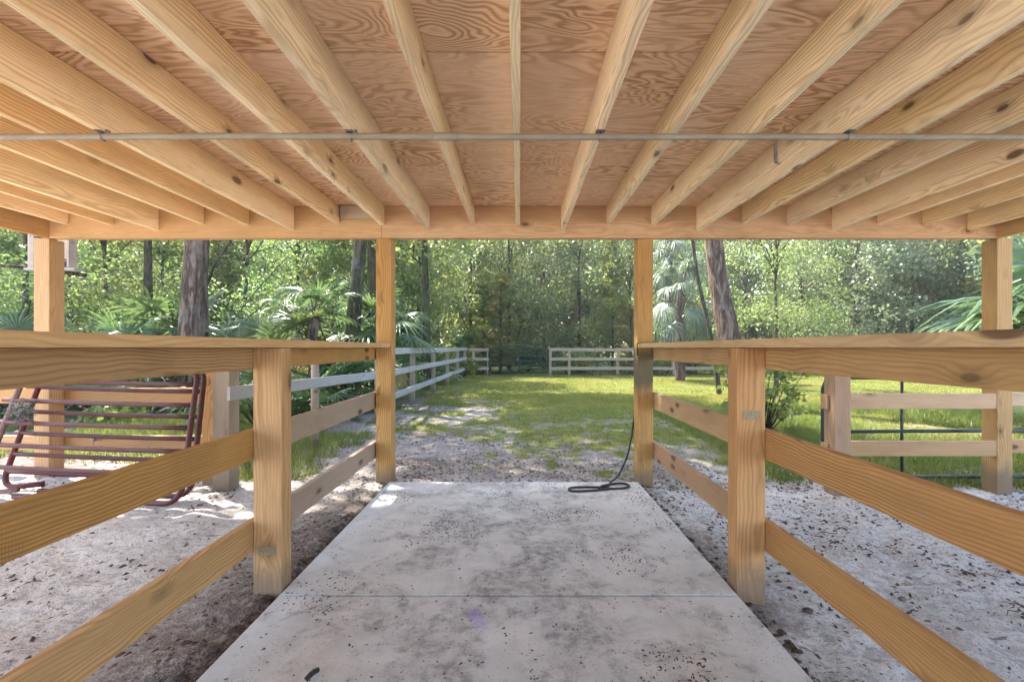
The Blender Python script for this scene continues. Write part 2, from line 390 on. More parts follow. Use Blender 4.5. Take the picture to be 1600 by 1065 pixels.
M_CHIP2 = flat('grey_debris', (.09,.08,.072), .95, 0, .1, (.2,.18,.16), 20)
M_TWINE = flat('grey_black_twine', (.06,.06,.06), .8, 0, .3, (.18,.18,.17), 40)
M_ROOF = flat('roofing_felt', (.12,.12,.12), .9)
M_TAG = flat('stamped_ink', (.20,.17,.12), .8, 0, .2, (.42,.31,.18), 220)
M_STONE = flat('pale_stone', (.33,.27,.22), .9, 0, .1, (.24,.2,.17), 30)
M_MOSSW = flat('dirt_splash', (.12,.12,.09), .95)
M_WEB = None

# ------------------------------------------------------------------ ground, one sheet to the horizon
def gh(x, y):
    x = np.asarray(x, float); y = np.asarray(y, float)
    z = -.045 + (fbm(x, y, .35, 3, 1)-.5)*.05
    z = z + (fbm(x, y, 3.2, 3, 2)-.5)*.035*sstep(30, 8, y)
    z = z + ((fbm(x, y, 8.5, 2, 41)-.5)*.042 - .016*sstep(.62,.8,fbm(x,y,5.5,1,42)))*sstep(12, 6, y)*sstep(.2, 1, y)
    z = z - .045*sstep(.9, 1.6, x)*sstep(4.9, 4.0, y)
    z = z - .05*sstep(3.2, 4.4, x)*sstep(5.5, 4.4, y)
    z = z + .07*sstep(-2.6, -4.0, x)*sstep(2.5, 4.0, y)
    under = sstep(-1.22, -1.14, x)*sstep(1.10, 1.02, x)*sstep(4.1, 3.98, y)
    z = z*(1-under) - .09*under
    z = z + .015*sstep(-1.6, -1.2, x)*(1-under)*sstep(-.9, -1.15, x)*sstep(4.1, 3.9, y)
    z = z + np.clip(np.abs(x)-25, 0, 200)*.02
    return z
def gz(x, y): return float(gh(np.array([x]), np.array([y]))[0])
def grass_mask(x, y):
    n = fbm(x, y, .55, 4, 3); n2 = fbm(x, y, 1.6, 3, 4)
    edge = 6.0 - .55*np.clip(x, -2.5, 5) + (n-.5)*7.0 + (n2-.5)*2.2       # sand gives way to lawn beyond this y
    g = sstep(-2.6, 2.0, y-edge+(fbm(x, y, 4.5, 3, 9)-.5)*5.0)
    g = g*(1-.8*sstep(-.6, -1.6, x)*sstep(17, 13, y)*sstep(.42, .58, n2))
    patch = sstep(.46, .62, fbm(x, y, .9, 3, 6))*sstep(4.2, 4.8, y)*.7*sstep(.35, .6, fbm(x, y, 5, 3, 10))
    g = np.maximum(g, patch)
    g = np.maximum(g, sstep(1.3, 2.2, x)*sstep(4.3, 5.0, y)*.8)
    g = np.maximum(g, sstep(-2.2, -2.6, x)*sstep(4.5, 5.2, y)*.8*sstep(.35, .55, n))
    g = g*sstep(3.95, 4.25, y)
    brk = sstep(.36, .58, fbm(x, y, 6.5, 3, 9)+.10*(y-8)/4)
    g = g*(1-(1-brk)*.5*sstep(11, 7.5, y))
    tuft = .8*sstep(.52, .62, fbm(x, y, 4.2, 3, 19))*sstep(.42, .56, fbm(x, y, 1.1, 2, 20))*sstep(4.0, 4.4, y)
    g = np.maximum(g, tuft)
    shade_bare = sstep(.1, -1.4, x-.12*(y-6))*sstep(15, 8, y)*sstep(.40, .56, fbm(x, y, 2.4, 3, 22))
    g = g*(1-.75*shade_bare)
    return np.clip(g, 0, 1)
def axis(lo, a, bb, hi, st, steps):
    fine = np.arange(a, bb+st/2, st)
    g = np.cumsum(st*1.22**np.arange(1, 60)); left = a-g; right = bb+g
    left = left[left > lo][::-1]; right = right[right < hi]
    return np.concatenate([[lo], left, fine, right, [hi]])
xs = axis(-260, -5.5, 6.5, 260, .035, 0); ys = axis(-60, .8, 9.0, 320, .035, 0)
GX, GY = np.meshgrid(xs, ys); gx = GX.ravel(); gy = GY.ravel()
V = np.stack([gx, gy, gh(gx, gy)], 1)
nx = len(xs); ny = len(ys); I = (np.arange(ny-1)[:,None]*nx + np.arange(nx-1)[None,:]).ravel()
me = np_mesh('ground', V, np.stack([I, I+1, I+nx+1, I+nx], 1))
me.polygons.foreach_set('use_smooth', np.ones(len(me.polygons), bool))
a = me.attributes.new('grass', 'FLOAT', 'POINT'); a.data.foreach_set('value', grass_mask(gx, gy).astype(np.float32))
mul = np.clip((gx < 0)*sstep(-2.0, -1.25, gx)*sstep(4.4, 3.4, gy)*sstep(.30, .5, fbm(gx, gy, 1.8, 3, 12)+.05) +
              sstep(1.5, 1.1, gx)*sstep(0, .9, gx)*sstep(4.2, 3.5, gy)*sstep(.42, .6, fbm(gx, gy, 2, 3, 13))*.8 +
              (.8+.2*sstep(.44, .56, fbm(gx, gy, 1.1, 4, 14)))*sstep(3.9, 4.4, gy)*(1-.6*sstep(1.2, 2.0, gx)*sstep(5.2, 4.6, gy)), 0, 1)
a = me.attributes.new('mulch', 'FLOAT', 'POINT'); a.data.foreach_set('value', mul.astype(np.float32))
tag(link('ground', me, M_GROUND), kind='structure')

# slab: two pours either side of a control joint
bm = bmesh.new()
for (y0, y1) in ((-2.5, 2.166), (2.174, 4.01)):
    r = bmesh.ops.create_cube(bm, size=1)
    for v in r['verts']: v.co = Vector(((-1.152 if v.co.x < 0 else 1.045), (y0 if v.co.y < 0 else y1), (-.14 if v.co.z < 0 else 0)))
bmesh.ops.bevel(bm, geom=[e for e in bm.edges if all(abs(v.co.z) < 1e-5 for v in e.verts)], offset=.006, segments=2, affect='EDGES')
r = bmesh.ops.create_cube(bm, size=1)
for v in r['verts']: v.co = Vector(((-1.145 if v.co.x < 0 else 1.038), (2.15 if v.co.y < 0 else 2.19), (-.13 if v.co.z < 0 else -.012)))
me = bpy.data.meshes.new('concrete_path'); bm.to_mesh(me); bm.free()
tag(link('concrete_path', me, M_CONC), kind='structure')

# ------------------------------------------------------------------ the shelter
HY = 4.07          # front face of the header
HB, HT = CAMZ+.98, CAMZ+1.266
XL, XR = -4.21, 4.27
sh = thing('open_shelter', 'open timber shelter with exposed rafters and plywood ceiling over the concrete walk', 'shelter', (0, HY, 0))
board('header_beam', (XL, HY+.038, (HB+HT)/2), (-1.235, HY+.038, (HB+HT)/2), .076, HT-HB, W_BEAM, sh)
board('header_beam', (-1.233, HY+.038, (HB+HT)/2), (XR, HY+.038, (HB+HT)/2), .076, HT-HB, W_BEAM, sh)
for x in (XL-.02, XR+.02):
    board('side_beam', (x, -1.6, (HB+HT)/2), (x, HY+.076, (HB+HT)/2), .038, HT-HB, W_BEAM, sh)
for i in range(-10, 11):
    x = -.016+.4035*i; deep = (i % 3 == 1)
    bot = CAMZ+(1.048 if deep else 1.098+.004*((i*7) % 3-1))
    board('rafter', (x, -1.6, (bot+HT-.003)/2), (x, HY-.002, (bot+HT-.003)/2), .038, HT-.003-bot, W_RAFT, sh, .0012)
board('blocking', (-1.59, HY-.02, HT-.062), (-1.255, HY-.02, HT-.062), .034, .115, W_BLOCK, sh)
# plywood, sheets 2.44 long across the rafters
for k, y0 in enumerate((3.18, 1.955, .73, -.495, -1.72)):
    y1 = min(y0+1.222, 4.40)
    cuts = [XL-.05, -2.455+.0, -.016, 2.405, XR+.05] if k % 2 == 0 else [XL-.05, -3.64+2.42-.01, 1.195, 3.62, XR+.05]
    for a0, a1 in zip(cuts[:-1], cuts[1:]):
        if a1-a0 < .05: continue
        board('plywood_sheet', (a0+.003, (y0+y1)/2, HT+.006), (a1-.003, (y0+y1)/2, HT+.006), y1-y0-.006, .012, M_PLY, sh, .001)
m = MB(); m.box((XL-.25, -1.8-HY, HT+.0135), (XR+.25, 4.42-HY, HT+.03)); m.build('roof_covering', M_ROOF, sh)
# posts carrying the header (6x6)
def sq_post(px, py, z0, z1, mat, parent, wx=.14, wy=.14, name='post'):
    return board(name, (px, py, z0), (px, py, z1), wy if False else wx, wy, mat, parent, .006)
LP = -1.217; RP = 1.124
W_STAIN = make_wood('stained_post_pine', (.50,.285,.115), (.27,.12,.04), (.08,.04,.02), .017, .75, knots=.3, stain=True)
sq_post(LP, HY+.07, -.35, HB-.002, W_POST, sh); sq_post(RP, HY+.07, -.35, HB-.002, W_STAIN, sh)
sq_post(XL-.068, HY+.07, -.3, HB-.002, W_POST, sh)
sq_post(XR+.07, HY+.07, -.4, HB-.002, W_POST, sh)
# ledger at the back line so the roof stands when seen from aside
for px in (XL-.02, LP-.02, RP+.02, XR+.02): sq_post(px, -1.5, -.35, HB-.002, W_POST, sh)
board('header_beam', (XL, -1.62, (HB+HT)/2), (XR, -1.62, (HB+HT)/2), .038, HT-HB, W_BEAM, sh)

# ------------------------------------------------------------------ rails beside the walk
NY = 2.215
def railing(side, label):
    s = side; xin = -1.158 if s < 0 else 1.056        # inner face of the posts
    t = thing('railing', label, 'railing', (xin+s*.07, NY, 0), group='railings along the concrete walk')
    xc = xin+s*.07; xb = xin+s*(.14+.02)
    board('post', (xc, NY+.048, -.35), (xc, NY+.048, CAMZ-.001), .14, .096, W_POST, t, .005)
    board('post', (xc, -.9, -.35), (xc, -.9, CAMZ-.001), .14, .096, W_POST, t, .005)
    board('cap_rail', (xc+s*.012, -1.4, CAMZ+.0205), (xc+s*.012, HY-.003, CAMZ+.0205), .165, .039, W_CAP, t, .003)
    for n_, (top, bot) in enumerate(((-.0005, .106), (.400, .545), (.845, .992))):
        zc = CAMZ-(top+bot)/2; h = bot-top
        board('rail', (xb, -1.4, zc), (xb, NY+.055, zc), .038, h, W_RAIL, t)
        board('rail', (xb, NY+.058, zc), (xb, HY+.10, zc), .038, h, W_AGED if n_ > 0 and s < 0 else W_RAIL if n_ == 0 else W_TANR, t)
    # inked grade stamp low on the post
    m = MB(); zz = .17 if s < 0 else .83
    m.box((xc-.045-t.location.x, -.0016, zz), (xc+.045-t.location.x, -.0002, zz+.045)); m.build('grade_stamp', M_TAG, t)
    return t
W_TANR = make_wood('dull_rail_pine', (.46,.28,.15), (.32,.175,.08), (.07,.04,.03), .013, .8, grey=.15, greyc=(.38,.29,.22), knots=.6)
railing(-1, 'three board timber railing with flat cap on the left side of the concrete walk')
railing(1, 'three board timber railing with flat cap on the right side of the concrete walk')

# ------------------------------------------------------------------ conduit under the rafters
PY = 2.22; pz = CAMZ+1.048-.019
cn = thing('conduit_pipe', 'long grey conduit pipe strapped across the underside of the rafters', 'pipe', (0, PY, pz))
pts = [(x, .003*math.sin(x*1.3), -.0012*math.cos(x*2.6+.3)-.001) for x in np.linspace(XL+.03, XR-.03, 41)]
m = MB(); m.tube(pts, .0155, 12); m.build('pipe', M_PVC, cn, True)
m = MB(); m.tube([(-.42,0,-.0),( -.30,0,-.0)], .019, 12); m.build('coupling', M_PVC, cn, True)
for i in (-8, -5, -2, 1, 4, 7):
    x = -.016+.4035*i
    m = MB()
    arc = [(x, .019*math.sin(t), .019*math.cos(t)-.001) for t in np.linspace(.0, math.pi*2, 15)]
    m.tube(arc, .0032, 6); m.box((x-.019, -.035, .0165), (x+.019, .035, .0189)); m.box((x+.012,-.008,-.0),(x+.028,.012,.032))
    m.build('clamp', M_STEEL, cn)
hk = MB(); hx = (1212-CX)/FPX*2.35
hk.tube([(0,0,.06),(0,0,-.01),(0,-.004,-.045)], .011, 8); hk.tube([(0,0,-.045),(.012,-.01,-.058),(.02,-.01,-.05)], .006, 6)
o = hk.build('hanging_bolt', M_STEEL); o.location = (-.016+.4035*3.35, 2.32, CAMZ+1.025)
o.location = (X_at(1212, 2.5), 2.5, CAMZ+1.06); tag(o, 'short rusty bolt hanging beside the rafter just below the conduit', 'bolt')

# ------------------------------------------------------------------ pen fences
pl = thing('pen_fence', 'two rail timber pen fence behind the leaning red panels', 'fence', (-3.5, HY+.1, 0))
sq_post(-2.765, HY+.06, -.3, CAMZ+.02, W_POST, pl)
for x0, x1 in ((-7.4, XL-.07), (XL-.068, -2.70)):
    for top, bot in ((.375, .515), (.815, .945)):
        board('rail', (x0, HY+.162, CAMZ-(top+bot)/2), (x1-.003, HY+.162, CAMZ-(top+bot)/2), .038, bot-top, W_RAIL, pl)
sq_post(-7.3, HY+.07, -.3, CAMZ+.02, W_POST, pl)
pr = thing('pen_fence', 'two rail timber pen fence right of the walk, between short post and corner post', 'fence', (3.5, HY, 0))
sq_post(2.70+.07, HY-.10, -.4, CAMZ-.02, W_TANR, pr)
for x0, x1 in ((2.842, XR-.003),):
    for top, bot in ((.410, .547), (.835, .970)):
        board('rail', (x0, HY+.02, CAMZ-(top+bot)/2), (x1, HY+.02, CAMZ-(top+bot)/2), .038, bot-top, W_TANR, pr)
for top, bot in ((.41, .53), (.84, .96)):
    board('rail', (XR+.143, HY+.1, CAMZ-(top+bot)/2), (7.6, HY+.1, CAMZ-(top+bot)/2), .038, bot-top, W_TANR, pr)
sq_post(7.6, HY+.1, -.4, CAMZ, W_TANR, pr)
for z in (.475, .90):
    board('hinge_block', (2.680, HY-.06, CAMZ-z), (2.698, HY-.06, CAMZ-z), .09, .13, W_TANR, pr)

# black tube gate behind the right pen fence
bg_ = thing('tube_gate', 'black tubular gate standing open behind the right pen fence', 'gate', (2.9, HY+.28, 0))
bg_.rotation_euler.z = R(1.5)
L = 2.9; z0, z1 = CAMZ-1.24, CAMZ-.285
rr = .10
fr = [(rr,0,z0),(L-rr,0,z0),(L-.03,0,z0+.03),(L,0,z0+rr),(L,0,z1-rr),(L-.03,0,z1-.03),(L-rr,0,z1),(rr,0,z1),(.03,0,z1-.03),(0,0,z1-rr),(0,0,z0+rr),(.03,0,z0+.03),(rr,0,z0)]
m = MB(); m.tube(fr, .02, 10); m.build('frame', M_BLACKP, bg_, True)
m = MB(); m.tube([(.02,0,CAMZ-.80),(L-.02,0,CAMZ-.80)], .018, 10); m.build('bar', M_BLACKP, bg_, True)
for x in (.77, 2.0):
    m = MB(); m.tube([(x,-.0,z0),(x,-.0,z1)], .0125, 8); m.build('upright', M_BLACKP, bg_, True)

# ------------------------------------------------------------------ red stock panels leaning left
def panel(name, BR, BL, u, mats, label, hs=(0, .2, .36, .53, .70, .86, 1.0)):
    BR = Vector(BR); BL = Vector(BL); u = Vector(u); e = (BL-BR)
    t = thing(name, label, 'panel', BR, group='red stock panels leaning on the left pen fence')
    W = e.length; H = u.length; ex = e/W; uy = u/H; r = .13
    def P(a, b): return ex*a+uy*b
    def corner(ax, by, s1, s2):
        return [P(ax+s1*r*(1-math.sin(k)), by+s2*r*(1-math.cos(k))) for k in np.linspace(0, math.pi/2, 6)]
    right = [P(.35, 0)]+[P(r*(1-math.sin(k)), r*(1-math.cos(k))) for k in np.linspace(0, math.pi/2, 7)]+ \
            [P(r*(1-math.cos(k)), H-r+r*math.sin(k)) for k in np.linspace(0, math.pi/2, 7)]+[P(.35, H)]
    m = MB(); m.tube(right, .0205, 10); m.build('end_frame', mats[0], t, True)
    left = [P(W-(p.dot(ex)), p.dot(uy)) for p in right]
    m = MB(); m.tube(left, .0205, 10); m.build('end_frame', mats[1], t, True)
    for i, h in enumerate(hs):
        m = MB(); a0 = .018 if 0 < i < 6 else .33
        pts = [P(a0+(W-2*a0)*k/8, H*h-.006*math.sin(k/8*math.pi)) for k in range(9)]
        m.tube(pts, .0185, 10); m.build('bar', mats[2], t, True)
    return t
panel('stock_panel', (-2.56, 3.43, .0), (-4.26, 3.56, .03), (-.12, .37, 1.02), (M_REDB, M_RUSTY, M_REDB), 'front dull brown-red tubular stock panel leaning nearest the walk')
panel('stock_panel', (-2.60, 3.60, .0), (-4.20, 3.68, .04), (-.12, .34, 1.02), (M_REDB, M_RED, M_REDB), 'rear bright red ended tubular stock panel leaning against the pen fence', (0, .13, .26, .42, .59, .79, 1.0))
m = MB(); r2 = random.Random(3)
for k in range(26):
    p = Vector((0,0,0)); pts = []
    for j in range(6):
        pts.append(Vector((r2.gauss(0,.05), r2.gauss(0,.02), r2.gauss(0,.045))))
    m.tube(smooth_curve(pts, 4), .003, 4)
o = m.build('twine_knot', M_TWINE); o.location = (X_at(42, 3.76), 3.74, CAMZ-.52); tag(o, 'tangled grey black twine knotted round the left end of the red panels', 'twine')
m = MB()
for k in range(9):
    m.tube(smooth_curve([Vector((r2.gauss(0,.03), r2.gauss(0,.012), r2.gauss(0,.03))) for j in range(4)], 4), .003, 4)
o = m.build('twine_knot', M_TWINE); o.location = (X_at(150, 4.15), 4.16, CAMZ-.82); tag(o, 'small scrap of twine tied on the lower pen rail behind the red panels', 'twine')

# ------------------------------------------------------------------ old grey fence running away on the left
FX = -2.27
gf = thing('board_fence', 'silvery weathered three board fence running away along the left edge of the yard', 'fence', (FX, 11, 0))
posts = [3.66, 5.45, 7.6, 9.95, 12.35, 14.75, 17.15, 19.4]
def fx(y): return FX-.16*max(0, (8-y))/4.5
def dip(y): return .075*max(0, (7.5-y))/4    # boards climb a little towards the shelter
for i, y in enumerate(posts):
    x = fx(y)-.06
    if i == 0: sq_post(x-.07, y+.3, -.3, CAMZ+.02, W_TAN, gf, .145, .145)
    elif i == 1:
        m = MB(); m.tube([(x-gf.location.x-.03, y-11, -.3), (x-gf.location.x-.03, y-11, CAMZ+.0)], .045, 12); m.build('post', W_TAN, gf, True)
    else: sq_post(x-.015, y, -.3, CAMZ-.03, W_TAN, gf, .10, .10)
for k, (top, bot) in enumerate(((.0, .12), (.385, .50), (.80, .92))):
    ys_ = [3.75, 7.6, 12.35, 17.15, 19.55]
    for y0, y1 in zip(ys_[:-1], ys_[1:]):
        if k == 0 and y0 < 4: continue
        if k == 2 and y0 < 4: y0 = 6.5 if False else 5.45
        zc = CAMZ-(top+bot)/2
        board('rail', (fx(y0)+.02, y0+.002, zc+dip(y0)+rnd.uniform(-.008,.008)), (fx(y1)+.02, y1-.002, zc+dip(y1)), .03, bot-top, W_GREY, gf)
board('rail', (fx(4.5)+.02, 3.9, CAMZ-.06), (fx(7.6)+.02, 7.598, CAMZ-.06), .03, .11, W_GREY, gf)

FYD = 19.7
def far_fence(x0, x1, posts, label, mat):
    t = thing('board_fence', label, 'fence', ((x0+x1)/2, FYD, 0))
    for x in posts: sq_post(x, FYD+.07, -.3, CAMZ-.02, mat, t, .11, .11)
    n = max(1, round((x1-x0)/2.5))
    for top, bot in ((.02, .15), (.43, .55), (.83, .96)):
        for k in range(n):
            a0 = x0+(x1-x0)*k/n; a1 = x0+(x1-x0)*(k+1)/n
            board('rail', (a0+.002, FYD, CAMZ-(top+bot)/2+rnd.uniform(-.01,.01)), (a1-.002, FYD, CAMZ-(top+bot)/2+rnd.uniform(-.01,.01)), .03, bot-top, mat, t)
    return t
W_PINK = make_wood('reddish_weathered_pine', (.38,.27,.20), (.28,.2,.14), (.12,.08,.06), .012, .5, grey=.4, greyc=(.32,.25,.2), knots=.3)
far_fence(-2.2, -1.33, [-2.0, -1.36], 'short three board fence section left of the far green gate', W_PINK)
far_fence(1.28, 17.5, [1.33, 2.15, 4.25, 6.7, 9.1, 11.5, 13.9, 16.3], 'long three board fence across the back of the lawn, right of the green gate', W_TAN)
fg = thing('tube_gate', 'closed dark green tubular gate at the far end of the lawn', 'gate', (-1.27, FYD+.03, 0))
L = 2.5; z0, z1 = .10, CAMZ-.01
fr = [(rr,0,z0),(L-rr,0,z0),(L-.03,0,z0+.03),(L,0,z0+rr),(L,0,z1-rr),(L-.03,0,z1-.03),(L-rr,0,z1),(rr,0,z1),(.03,0,z1-.03),(0,0,z1-rr),(0,0,z0+rr),(.03,0,z0+.03),(rr,0,z0)]
m = MB(); m.tube(fr, .03, 8); m.build('frame', M_GREENP, fg, True)
for z in (.26, .43, .61, .80, .98):
    m = MB(); m.tube([(.02,0,z),(L-.02,0,z)], .02, 8); m.build('bar', M_GREENP, fg, True)
m = MB(); m.box((L/2-.035,-.035,z0),(L/2+.035,-.022,z1)); m.build('upright', M_GREENP, fg)
m = MB(); m.box((-.09,-.04,-.2),(-.02,.03,z1+.02)); m.build('hinge_post', M_GREENP, fg)

# ------------------------------------------------------------------ box and pole behind the left corner post
bx = thing('nest_box', 'pale wooden box on a little shelf behind the left corner post', 'box', (X_at(80, 4.6), 4.62, CAMZ))
w0 = (40-80)/FPX*4.6; w1 = (107-80)/FPX*4.6; zt = 1.36; zb = (543-418)/FPX*4.6
for (a0, a1, b0, b1) in ((w0, w0+.018, 0, .09), (w1-.036, w1-.018, 0, .09), (w0+.0185, w1-.0365, .07, .088)):
    m = MB(); m.box((a0, b0, zb), (a1, b1, zt)); m.build('side_board', W_AGED, bx)
m = MB(); m.box((w0-.02, -.02, zb-.022), (w1+.06, .10, zb-.001)); m.build('shelf', W_GREY, bx)
m = MB(); m.box((w0+.019, .0, zb), (w0+.06, .018, zt)); m.build('side_board', W_AGED, bx)
m = MB(); m.box((w0-.6, .03, zt-.02), (w1+.5, .07, zt+.05)); m.build('hanger', W_GREY, bx)
m = MB(); m.tube([(-5.62, 4.55, 2.04), (-5.1, 4.62, 2.0), (-4.5, 4.72, 1.93)], [.016,.018,.02], 8)
o = m.build('branch_pole', B_SMALL); tag(o, 'thin bare grey pole reaching in from the left to the wooden box', 'pole')
m = MB(); m.tube(smooth_curve([(0,-.035,0),(.03,-.02,.02),(.035,.02,.0),(.01,.035,-.03),(-.03,.01,-.02),(-.03,-.02,.02),(0,-.035,.03)],5), .018, 6)
o = m.build('rope_coil', M_CHIP2); o.location = (X_at(111, 4.7), 4.66, zb+CAMZ+.055); tag(o, 'small brown coil of rope on the shelf right of the left corner post', 'rope')

# ------------------------------------------------------------------ lead rope on the far right post
rp = thing('lead_rope', 'black lead rope hanging on the far right post and looped on the slab corner', 'rope', (1.0, 3.95, 0))
def q(px, py, Y): return Vector((X_at(px, Y)-1.0, Y-3.95, CAMZ-(py-CY)/FPX*Y))
pts = [Vector((.075,.285,CAMZ-.3)), Vector((.07,.28,CAMZ-.55)), Vector((.05,.25,CAMZ-.68)), q(986, 685, 4.16), q(979, 715, 4.02), q(966, 742, 3.98), q(955, 752, 3.95)]
pts += [Vector((p[0]-1.0, p[1]-3.95, .010)) for p in ((.74,3.86),(.66,3.83),(.50,3.83),(.42,3.80),(.41,3.75),(.45,3.72),(.60,3.74),(.72,3.78),(.86,3.80),(.93,3.86),(.90,3.93),(.80,3.92),(.70,3.86),(.66,3.80))]
m = MB(); m.tube(smooth_curve(pts, 6), .0085, 8); m.build('cord', M_ROPE, rp, True)
m = MB(); m.tube([Vector((.755-1,3.865-3.95,.012)), Vector((.70-1,3.845-3.95,.012))], .014, 8); m.build('ferrule', M_ROPE, rp, True)
xc0 = 1.056-.012
m = MB(); m.tube([(xc0+.16-1,.075,CAMZ+.042-0),(xc0+.02-1,.075,CAMZ+.043),(xc0-.004-1,.075,CAMZ+.038),(xc0-.006-1,.075,CAMZ-.0),(xc0-.002-1,.08,CAMZ-.07)], .006, 6); m.build('hitch', M_ROPE, rp, True)
m = MB(); m.tube(smooth_curve([(0,0,.008),(.012,.02,.016),(.02,.05,.008)],5), [.009]*11, 8)
o = m.build('strap_end', M_ROPE, None, True); o.location = (X_at(484, 1.63), 1.60, .006); tag(o, 'end of a black strap lying at the front edge of the concrete walk', 'strap')

# ------------------------------------------------------------------ debris
def chips(n, pts, zf, smin, smax, flatk=.4):
    s = smin*.7+(smax*1.25-smin*.7)*RG.random(n)**3; th = RG.uniform(0, 6.283, n); el = RG.uniform(.35, 1, n)
    base = np.array([[-1,-.5,0],[.9,-.7,0],[1.1,.5,0],[-.6,.8,0],[0,0,1.1]])
    V = np.repeat(base[None], n, 0)*(1+RG.uniform(-.35,.35,(n,5,3)))
    V = V*s[:,None,None]; V[:,:,1] *= el[:,None]; V[:,:,2] *= RG.uniform(.15,.8,n)[:,None]
    c, si = np.cos(th), np.sin(th); x = V[:,:,0]*c[:,None]-V[:,:,1]*si[:,None]; y = V[:,:,0]*si[:,None]+V[:,:,1]*c[:,None]
    x = x+pts[:,0,None]; y = y+pts[:,1,None]; z = V[:,:,2]+zf[:,None]
    V = np.stack([x,y,z],2).reshape(-1,3); b = np.arange(n)[:,None]*5
    F = np.concatenate([b+np.array([[0,1,4]]), b+np.array([[1,2,4]]), b+np.array([[2,3,4]]), b+np.array([[3,0,4]])])
    return np_mesh('chips', V, F)
def scatter(n, xr, yr, dens):
    P = np.stack([RG.uniform(*xr, n*4), RG.uniform(*yr, n*4)], 1); k = RG.random(n*4) < dens(P[:,0], P[:,1]); return P[k][:n]
offslab = lambda x, y: ~((x > -1.16)&(x < 1.055)&(y < 4.02))
P = scatter(42000, (-6, 6), (.8, 5), lambda x, y: offslab(x, y)*(.06+.9*sstep(.46,.62,fbm(x,y,1.7,4,21))+.6*sstep(-1.9,-1.3,x)*sstep(.5,0,x)))
tag(link('soil_debris', chips(len(P), P, gh(P[:,0],P[:,1])-.002, .003, .015), M_CHIP), 'dark bark crumbs and dung scraps strewn over the sandy pens', 'debris', kind='stuff')
P = scatter(5000, (-6, 6), (.8, 5), lambda x, y: offslab(x, y)*(.3+.7*sstep(.4,.6,fbm(x,y,2.7,4,23))))
tag(link('leaf_litter', chips(len(P), P, gh(P[:,0],P[:,1])-.002, .004, .016), M_CHIP2), 'greyish litter flakes mixed into the sandy soil of the pens', 'litter', kind='stuff')
P = scatter(17000, (-2.2, 5), (4.03, 12), lambda x, y: (.15+sstep(.45,.6,fbm(x,y,1.2,4,24)))*(1-.8*grass_mask(x,y)))
tag(link('cone_litter', chips(len(P), P, gh(P[:,0],P[:,1])-.002, .006, .02), M_CHIP), 'dark cone and acorn litter over the bare ground beyond the walk', 'litter', kind='stuff')
P = scatter(7000, (-1.13, 1.02), (1.3, 3.99), lambda x, y: .05+sstep(.52,.66,fbm(x,y,2.6,4,25)))
tag(link('slab_crumbs', chips(len(P), P, np.zeros(len(P)), .0016, .0062), M_CHIP), 'dark crumbs of dirt scattered over the concrete walk', 'debris', kind='stuff')
P = scatter(2200, (-1.24, 1.14), (1.2, 4.05), lambda x, y: ((x < -1.15)|(x > 1.045))*1.0)
tag(link('edge_mulch', chips(len(P), P, gh(P[:,0],P[:,1])+.002, .006, .02), M_CHIP), 'dark mulch gathered along the slab edges', 'mulch', kind='stuff')
def stone(px, py, s, label, mat=M_STONE):
    Y = 1.25*FPX/(py-CY); x = X_at(px, Y)
    bm = bmesh.new(); bmesh.ops.create_icosphere(bm, subdivisions=2, radius=s)
    r3 = random.Random(int(px))
    for v in bm.verts: v.co = Vector((v.co.x*1.2, v.co.y*.9, v.co.z*.7))*(1+r3.uniform(-.18,.18))
    me = bpy.data.meshes.new('stone'); bm.to_mesh(me); bm.free(); o = link('stone', me, mat)
    o.location = (x, Y, gz(x, Y)+s*.35); tag(o, label, 'stone')
stone(1418, 902, .016, 'tan angular stone on the sand of the right pen, above the grey one')
stone(1410, 925, .017, 'grey brown stone on the sand of the right pen, just below the tan one', M_CHIP2)
stone(1262, 950, .022, 'dark clod of soil beside the foot of the near right post', M_CHIP)

# ------------------------------------------------------------------ grass
def blades(n, xr, yr, h, wd, seed, dens=grass_mask):
    P = scatter(n, xr, yr, dens); n = len(P)
    g = np.clip(dens(P[:,0], P[:,1]), .3, 1); th = RG.uniform(0, 6.283, n); hh = h*RG.uniform(.4, 1.2, n)*g; ww = wd*RG.uniform(.6,1.3,n)
    ln = RG.normal(0, .5, (n,2))*hh[:,None]; z = gh(P[:,0],P[:,1])-.003
    a = np.stack([P[:,0]-np.cos(th)*ww, P[:,1]-np.sin(th)*ww, z],1); b = np.stack([P[:,0]+np.cos(th)*ww, P[:,1]+np.sin(th)*ww, z],1)
    c = np.stack([P[:,0]+ln[:,0], P[:,1]+ln[:,1], z+hh],1)
    V = np.stack([a,b,c],1).reshape(-1,3); F = np.arange(n*3).reshape(-1,3)
    return np_mesh('blades', V, F)
tag(link('grass', blades(150000, (-2.3, 9), (4.1, 12), .050, .0045, 1), L_GRASS), 'short patchy lawn grass across the yard', 'grass', kind='stuff')
tag(link('lawn_grass', blades(130000, (-2.4, 20), (11, 20.5), .05, .012, 2, lambda x, y: .4+.6*fbm(x,y,1,2,30)), L_GRASS), 'sunny lawn grass towards the far fence', 'grass', kind='stuff')
def weeds(x, y): return sstep(.35,.5,fbm(x,y,.8,3,31))*sstep(3.9,4.4,y)*((x < -2.0)|(x > 2.4))
tag(link('weedy_grass', blades(70000, (-9, 9), (4.2, 9.5), .13, .006, 3, weeds), L_COVER), 'longer weedy grass along the fences and around the pens', 'grass', kind='stuff')

